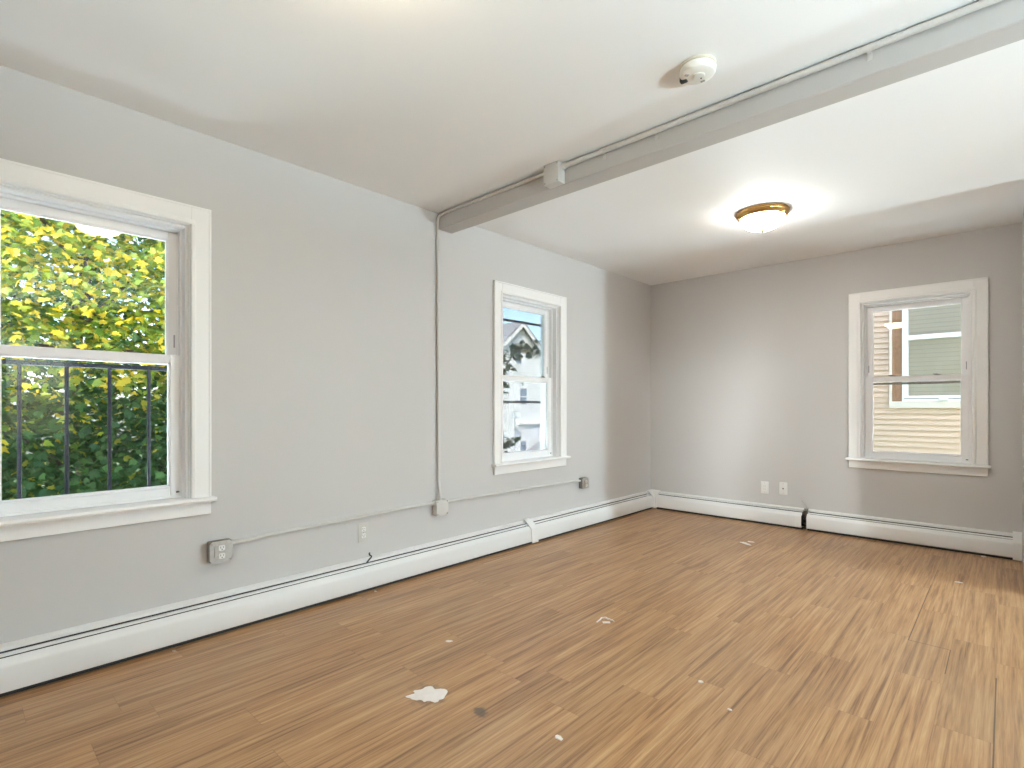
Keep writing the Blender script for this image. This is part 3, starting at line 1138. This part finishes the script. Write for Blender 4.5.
def leaves(bm, spots, rng, smin, smax, flat=0.6):
    for p in spots:
        s = rng.uniform(smin, smax)
        # leaves hang roughly flat with a random droop
        nrm = Vector((rng.gauss(0, 1)*flat+0.35, rng.gauss(0, 1)*flat, 0.75)).normalized()
        d = Vector((rng.gauss(0, 1), rng.gauss(0, 1), -0.5))
        d = (d-nrm*d.dot(nrm)).normalized()
        e = nrm.cross(d)
        droop = rng.uniform(0.05, 0.25)

        def pt(u, v):
            return p+(e*u+d*v)*s-nrm*(abs(u)*droop+v*v*0.2)*s
        midv = [bm.verts.new(pt(0, -0.10)), bm.verts.new(pt(0, 0.78))]
        for sg in (1, -1):
            side = [bm.verts.new(pt(u*sg, v)) for u, v in OUT[1:-1]]
            ring = [midv[0]]+side+[midv[1]]
            bm.faces.new(ring if sg > 0 else ring[::-1])


def leafmesh(name, bm, mat, parent):
    me = bpy.data.meshes.new(name)
    bm.to_mesh(me)
    bm.free()
    me.materials.append(M[mat])
    o = bpy.data.objects.new(name, me)
    C.objects.link(o)
    o.parent = parent
    return o


GZ = -5.6


def tree(label, x, y, seed, nleaf, zlo, zhi, rx, ry, split, size=(0.085, 0.14), group='maples outside the left window', front=True):
    """A maple: trunk, branches, and foliage in a turning upper part and a green lower part."""
    rng = random.Random(seed)
    t = thing('maple_tree', label, 'tree', (x, y, GZ), 0, group)
    b = new()
    tp = zhi-GZ-1.0
    tube(b, [(0.1*math.sin(i*1.3+seed), 0.1*math.cos(i*1.7+seed), tp*i/10) for i in range(11)], [0.20-0.016*i for i in range(11)], 12)
    obj('trunk', b, 'bark', t)
    zc, rz = (zlo+zhi)/2, (zhi-zlo)/2
    for i in range(14):
        z = zlo+(zhi-zlo)*(0.08+0.8*i/14)
        a = rng.uniform(-1.3, 1.3) if i % 3 else rng.uniform(0, 2*PI)
        k = math.sqrt(max(0.05, 1-((z-zc)/rz)**2))
        tip = Vector((rx*k*math.cos(a)*0.85, ry*k*math.sin(a)*0.85, z+0.3-GZ))
        st = Vector((0, 0, max(0.5, z-0.7-GZ)))
        m1 = st.lerp(tip, 0.5)+Vector((rng.uniform(-.15, .15), rng.uniform(-.15, .15), 0.15))
        b = new()
        tube(b, bend([st, m1, tip], 0.5, 6), [0.045-0.0042*j for j in range(9)], 8)
        obj('branch', b, 'bark', t)
    hi, lo = [], []
    while len(hi)+len(lo) < nleaf:
        a = rng.uniform(-PI*0.60, PI*0.60) if front else rng.uniform(-PI, PI)
        z = rng.uniform(-1, 1)
        k = math.sqrt(max(0.0, 1-z*z*0.9))
        r = rng.uniform(0.30, 1.0)**0.6
        c = Vector((rx*k*r*math.cos(a), ry*k*r*math.sin(a), zc+rz*z-GZ))
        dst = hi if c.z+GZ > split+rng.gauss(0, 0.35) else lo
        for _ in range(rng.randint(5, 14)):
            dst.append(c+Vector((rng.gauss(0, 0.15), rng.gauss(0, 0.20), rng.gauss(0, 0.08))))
    for nm, sp, mt in (('turning_foliage', hi, 'leaf'), ('green_foliage', lo, 'leaf_dark')):  # sunlight and shade painted into upper and lower leaf colours
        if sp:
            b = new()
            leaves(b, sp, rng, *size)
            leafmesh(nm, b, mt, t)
    return t


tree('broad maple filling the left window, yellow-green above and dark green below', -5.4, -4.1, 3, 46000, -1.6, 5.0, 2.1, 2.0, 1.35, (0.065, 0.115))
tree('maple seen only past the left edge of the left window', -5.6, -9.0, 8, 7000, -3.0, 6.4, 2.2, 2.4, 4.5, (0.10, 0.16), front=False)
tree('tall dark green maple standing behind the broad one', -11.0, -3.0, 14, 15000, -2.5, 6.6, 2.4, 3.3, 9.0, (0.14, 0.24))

# the grey-green tree whose branch reaches across the second window
rng = random.Random(21)
t = thing('young_tree', 'slender grey-green tree with a branch arching across the second window', 'tree', (-2.9, -0.55, GZ))
o = Vector((-2.9, -0.55, GZ))
b = new()
tube(b, [(0.04*math.sin(i), 0.04*math.cos(i*1.4), (2.5-GZ)*i/9) for i in range(10)], [0.09-0.008*i for i in range(10)], 10)
obj('trunk', b, 'bark', t)
arc = [(-2.8, -0.5, 0.9), (-2.6, 0.15, 1.05), (-2.6, 0.36, 1.45), (-2.6, 0.50, 1.78), (-2.6, 0.78, 2.0), (-2.6, 1.02, 2.02), (-2.6, 1.20, 1.84)]
b = new()
pl = bend([Vector(p)-o for p in arc], 0.2, 4)
tube(b, pl, [0.02-0.016*i/(len(pl)-1) for i in range(len(pl))], 8)
obj('branch', b, 'bark', t)
arc2 = [(-2.8, -0.5, 0.1), (-2.6, 0.15, 0.35), (-2.6, 0.45, 0.55), (-2.6, 0.62, 0.56)]
b = new()
pl2 = bend([Vector(p)-o for p in arc2], 0.2, 4)
tube(b, pl2, [0.015-0.011*i/(len(pl2)-1) for i in range(len(pl2))], 8)
obj('branch', b, 'bark', t)
spots = []
for i in range(170):
    p = pl[min(len(pl)-1, int(rng.uniform(0.12, 1.0)*len(pl)))]
    spots.append(p+Vector((rng.gauss(0, .10), rng.gauss(0, 0.075), rng.gauss(0, 0.07))))
for i in range(30):
    p = pl2[min(len(pl2)-1, int(rng.uniform(0.4, 1.0)*len(pl2)))]
    spots.append(p+Vector((rng.gauss(0, .08), rng.gauss(0, 0.05), rng.gauss(0, 0.045))))
for i in range(260):
    spots.append(Vector((rng.gauss(0, 0.35), rng.gauss(-0.1, 0.25), rng.uniform(0.0, 3.2)-GZ)))
b = new()
leaves(b, spots, rng, 0.08, 0.13, 0.8)
leafmesh('foliage', b, 'leaf_blue', t)

bm = new()
box(bm, -90, 60, -60, 90, GZ-0.3, GZ)
tag(obj('ground', bm, 'grass', None, False), 'grassy ground far below the windows', None, None, 'structure')

# ---------------------------------------------------------------- the pale house beyond the second window


def house_window(root, x, y, z, w_, h_):
    """A window in a wall facing +x; root at the world origin offset o."""
    b = new()
    fr = 0.10
    box(b, x, x+0.05, y-w_/2-fr, y+w_/2+fr, z+h_/2, z+h_/2+fr)
    box(b, x, x+0.05, y-w_/2-fr, y+w_/2+fr, z-h_/2-fr, z-h_/2)
    box(b, x, x+0.05, y-w_/2-fr, y-w_/2, z-h_/2, z+h_/2)
    box(b, x, x+0.05, y+w_/2, y+w_/2+fr, z-h_/2, z+h_/2)
    box(b, x, x+0.05, y-w_/2, y+w_/2, z-0.04, z+0.04)
    f = obj('window', b, 'house_trim', root)
    b = new()
    box(b, x-0.02, x+0.015, y-w_/2, y+w_/2, z-h_/2, z+h_/2)
    obj('pane', b, 'farglass', f, False)


HX, HY = -26.0, 26.5
t = thing('gabled_house', 'pale clapboard house with a steep gable beyond the second window', 'house', (HX, HY, GZ))
b = new()
e = 5.05-GZ
ap = 7.75-GZ
prof = [(-3.3, 0), (3.3, 0), (3.3, e), (0, ap), (-3.3, e)]
a_ = [b.verts.new((0, p[0], p[1])) for p in prof]
c_ = [b.verts.new((-9, p[0], p[1])) for p in prof]
for i in range(5):
    j = (i+1) % 5
    b.faces.new((a_[i], a_[j], c_[j], c_[i]))
b.faces.new(a_)
b.faces.new(c_)
obj('wall', b, 'far_siding', t, False)
for s_ in (-1, 1):
    b = new()
    n_ = Vector((0, s_*(ap-e), 3.3)).normalized()*0.15
    p0, p1 = Vector((0.45, 0, ap+0.05)), Vector((0.45, s_*3.75, e-0.32))
    q = [p0, p1, p1+Vector((-9.9, 0, 0)), p0+Vector((-9.9, 0, 0))]
    lo_ = [b.verts.new(v) for v in q]
    hi_ = [b.verts.new(v+n_) for v in q]
    b.faces.new(lo_)
    b.faces.new(hi_)
    for i in range(4):
        j = (i+1) % 4
        b.faces.new((lo_[i], lo_[j], hi_[j], hi_[i]))
    obj('roof', b, 'roof', t, False)
    b = new()
    d_ = (p1-p0).normalized()
    up_ = Vector((0, -d_.z*s_, d_.y*s_))*0.28
    q = [Vector((0.47, p0.y, p0.z)), Vector((0.47, p1.y, p1.z))]
    v1 = [b.verts.new(q[0]), b.verts.new(q[1]), b.verts.new(q[1]-Vector((0, 0, 0.34))), b.verts.new(q[0]-Vector((0, 0, 0.34)))]
    v2 = [b.verts.new(v.co+Vector((-0.06, 0, 0))) for v in v1]
    b.faces.new(v1)
    b.faces.new(v2)
    for i in range(4):
        j = (i+1) % 4
        b.faces.new((v1[i], v1[j], v2[j], v2[i]))
    obj('rake_board', b, 'house_trim', t, False)
house_window(t, 0.0, 26.98-HY, 1.85-GZ, 0.85, 1.3)
house_window(t, 0.0, 24.25-HY, -1.6-GZ, 0.9, 1.5)
house_window(t, 0.0, 26.95-HY, -2.6-GZ, 0.75, 1.6)
house_window(t, 0.0, 26.4-HY, 5.0-GZ, 0.7, 1.0)
b = new()
box(b, 0.0, 0.25, -0.3, 3.3, -0.45-GZ, -0.25-GZ)
obj('ledge', b, 'house_trim', t, False)

t = thing('satellite_dish', 'round grey satellite dish on a pole before the pale house', 'satellite dish', (-25.0, 24.9, GZ))
b = new()
tube(b, [(0, 0, 0), (0, 0, 0.15-GZ)], 0.03, 8)
obj('pole', b, 'dish', t)
b = new()
lathe(b, [(0.0, 0.0), (0.16, 0.015), (0.30, 0.06), (0.33, 0.075), (0.335, 0.065), (0.30, 0.045), (0.16, 0.0), (0.0, -0.015)], n=24, cap=False)
bmesh.ops.rotate(b, verts=b.verts[:], cent=(0, 0, 0), matrix=Matrix.Rotation(math.radians(65), 3, 'Y'))
bmesh.ops.rotate(b, verts=b.verts[:], cent=(0, 0, 0), matrix=Matrix.Rotation(math.radians(-35), 3, 'Z'))
bmesh.ops.translate(b, verts=b.verts[:], vec=(0.05, 0, 0.42-GZ))
obj('dish', b, 'dish', t)
b = new()
tube(b, [(0.05, 0, 0.15-GZ), (0.05, 0, 0.40-GZ)], 0.03, 8)
tube(b, [(0.08, -0.02, 0.15-GZ), (0.42, -0.22, 0.42-GZ)], 0.014, 8)
obj('arm', b, 'dish', t)

t = thing('neighbouring_house', 'low house with a grey hipped porch roof right of the pale gabled house', 'house', (-22.5, 28.2, GZ))
b = new()
box(b, -2.5, 0, -1.6, 5.0, 0, 2.9)
obj('wall', b, 'far_siding', t, False)
b = new()
v = [b.verts.new(p) for p in ((0.5, -2.0, 2.8), (0.5, 5.4, 2.8), (-3, 5.4, 2.8), (-3, -2.0, 2.8), (-1.2, 0.6, 5.0), (-1.2, 3.0, 5.0))]
for f_ in ((0, 1, 5, 4), (1, 2, 5), (2, 3, 4, 5), (3, 0, 4), (0, 3, 2, 1)):
    b.faces.new([v[i] for i in f_])
obj('roof', b, 'roof', t, False)

# a tan-roofed house further left, behind the gable
t = thing('tan_roofed_house', 'house with a tan shingle roof rising behind the left slope of the gable', 'house', (-36, 27.0, GZ))
b = new()
box(b, -6, 0, -4, 6, 0, 10.5)
obj('wall', b, 'far_siding', t, False)
b = new()
v = [b.verts.new(p) for p in ((0.5, -4.5, 10.4), (0.5, 6.5, 10.4), (-6.5, 6.5, 10.4), (-6.5, -4.5, 10.4), (-3, -4.5, 13.6), (-3, 6.5, 13.6))]
for f_ in ((0, 1, 5, 4), (1, 2, 5), (2, 3, 4, 5), (3, 0, 4), (0, 3, 2, 1)):
    b.faces.new([v[i] for i in f_])
obj('roof', b, 'roof_tan', t, False)

# ---------------------------------------------------------------- the neighbour's cream wall beyond the far window
NY = 3.40
t = thing('clapboard_house', 'neighbouring house wall of cream clapboards beyond the far window', 'house', (2.2, NY, GZ))
ox = 2.2
b = new()
ex = 0.073
pitch = 0.024
z = -0.6
ztop = 4.4
prof = [(0.10, z-GZ), (0.0, z-GZ)]
while z < ztop:
    prof.append((-pitch, z-GZ))
    prof.append((-0.001, z+ex-GZ))
    z += ex
prof.append((0.10, ztop-GZ))
wx0, wx1, wz0, wz1 = 1.682-ox, 3.20-ox, 1.10, 3.10


def siding_run(bm, x0, x1, za, zb):
    z_ = za
    while z_ < zb-1e-4:
        z2 = min(z_+ex, zb)
        p = [(0.05, z_-GZ), (-pitch, z_-GZ), (-0.001-pitch*(1-(z2-z_)/ex), z2-GZ), (0.05, z2-GZ)]
        prism(bm, p, x0, x1)
        z_ = z2


ZA = -2.0
kk = math.floor((wz0-ZA)/ex)
wz0 = ZA+kk*ex
siding_run(b, -5.0, wx0, ZA, 4.4)
siding_run(b, wx0, wx1, ZA, wz0)
siding_run(b, wx1, 6.0, ZA, 4.4)
siding_run(b, wx0, wx1, wz1, 4.4)
box(b, -5.0, 6.0, 0.05, 0.30, 0.0, 4.4-GZ)
obj('siding', b, 'siding', t, False)
b = new()
box(b, -5.0, 6.0, -0.02, 0.05, 0.0, ZA-GZ)
obj('foundation_wall', b, 'sidetrim', t, False)
b = new()
box(b, -5.4, 6.4, -0.45, 0.3, 4.4-GZ, 4.55-GZ)
obj('eave', b, 'sidetrim', t, False)
# its window: trim strip, weathered brown board, white sash, pleated blind
b = new()
box(b, wx0, wx0+0.030, -0.045, 0.02, wz0-GZ, wz1-GZ, 0.002)
box(b, wx0, wx1, -0.050, 0.02, wz0-GZ, wz0+0.085-GZ, 0.002)
box(b, wx1-0.03, wx1, -0.045, 0.02, wz0-GZ, wz1-GZ, 0.002)
obj('window_trim', b, 'sidetrim', t)
b = new()
zb_ = wz0+0.085
box(b, wx0+0.030, wx0+0.062, -0.030, 0.03, zb_-GZ, wz1-GZ, 0.003)
box(b, wx0+0.062, wx0+0.135, -0.012, 0.03, zb_-GZ, wz1-GZ, 0.003)
tag(obj('brown_board', b, 'brownboard', t), 'weathered brown board')
fx0 = wx0+0.137
b = new()
box(b, fx0, fx0+0.065, -0.030, 0.06, zb_-GZ, wz1-GZ, 0.003)
box(b, wx1-0.10, wx1-0.03, -0.030, 0.06, zb_-GZ, wz1-GZ, 0.003)
box(b, fx0, wx1-0.03, -0.034, 0.06, zb_-GZ, zb_+0.075-GZ, 0.003)
zmr = 1.983
box(b, fx0+0.06, wx1-0.09, -0.030, 0.03, zmr-0.030-GZ, zmr+0.030-GZ, 0.003)
sh = obj('window_sash', b, 'house_trim', t)
b = new()
for xx in (2.10-ox, 2.33-ox):
    box(b, xx-0.035, xx+0.035, -0.028, -0.004, zmr+0.030-GZ, zmr+0.045-GZ, 0.002)
tag(obj('sash_lock', b, 'galv', sh), 'grey sash lock')
b = new()
box(b, fx0+0.06, wx1-0.09, 0.012, 0.016, zb_+0.07-GZ, wz1-GZ)
obj('pane', b, 'glass', sh, False)
b = new()
box(b, fx0+0.06, wx1-0.09, 0.030, 0.040, zb_+0.07-GZ, wz1-GZ)
tag(obj('blind', b, 'curtain', t, False), 'pale olive pleated blind')
b = new()
box(b, 2.20-ox, 2.29-ox, -0.085, -0.034, zb_+0.005-GZ, zb_+0.050-GZ, 0.006)
tag(obj('sill_bracket', b, 'house_trim', t), 'small white bracket on the sill')
b = new()
box(b, fx0+0.02, wx1-0.1, -0.037, -0.033, zb_+0.030-GZ, zb_+0.038-GZ)
tag(obj('sill_groove', b, 'slot', t), 'dark groove across the sill')
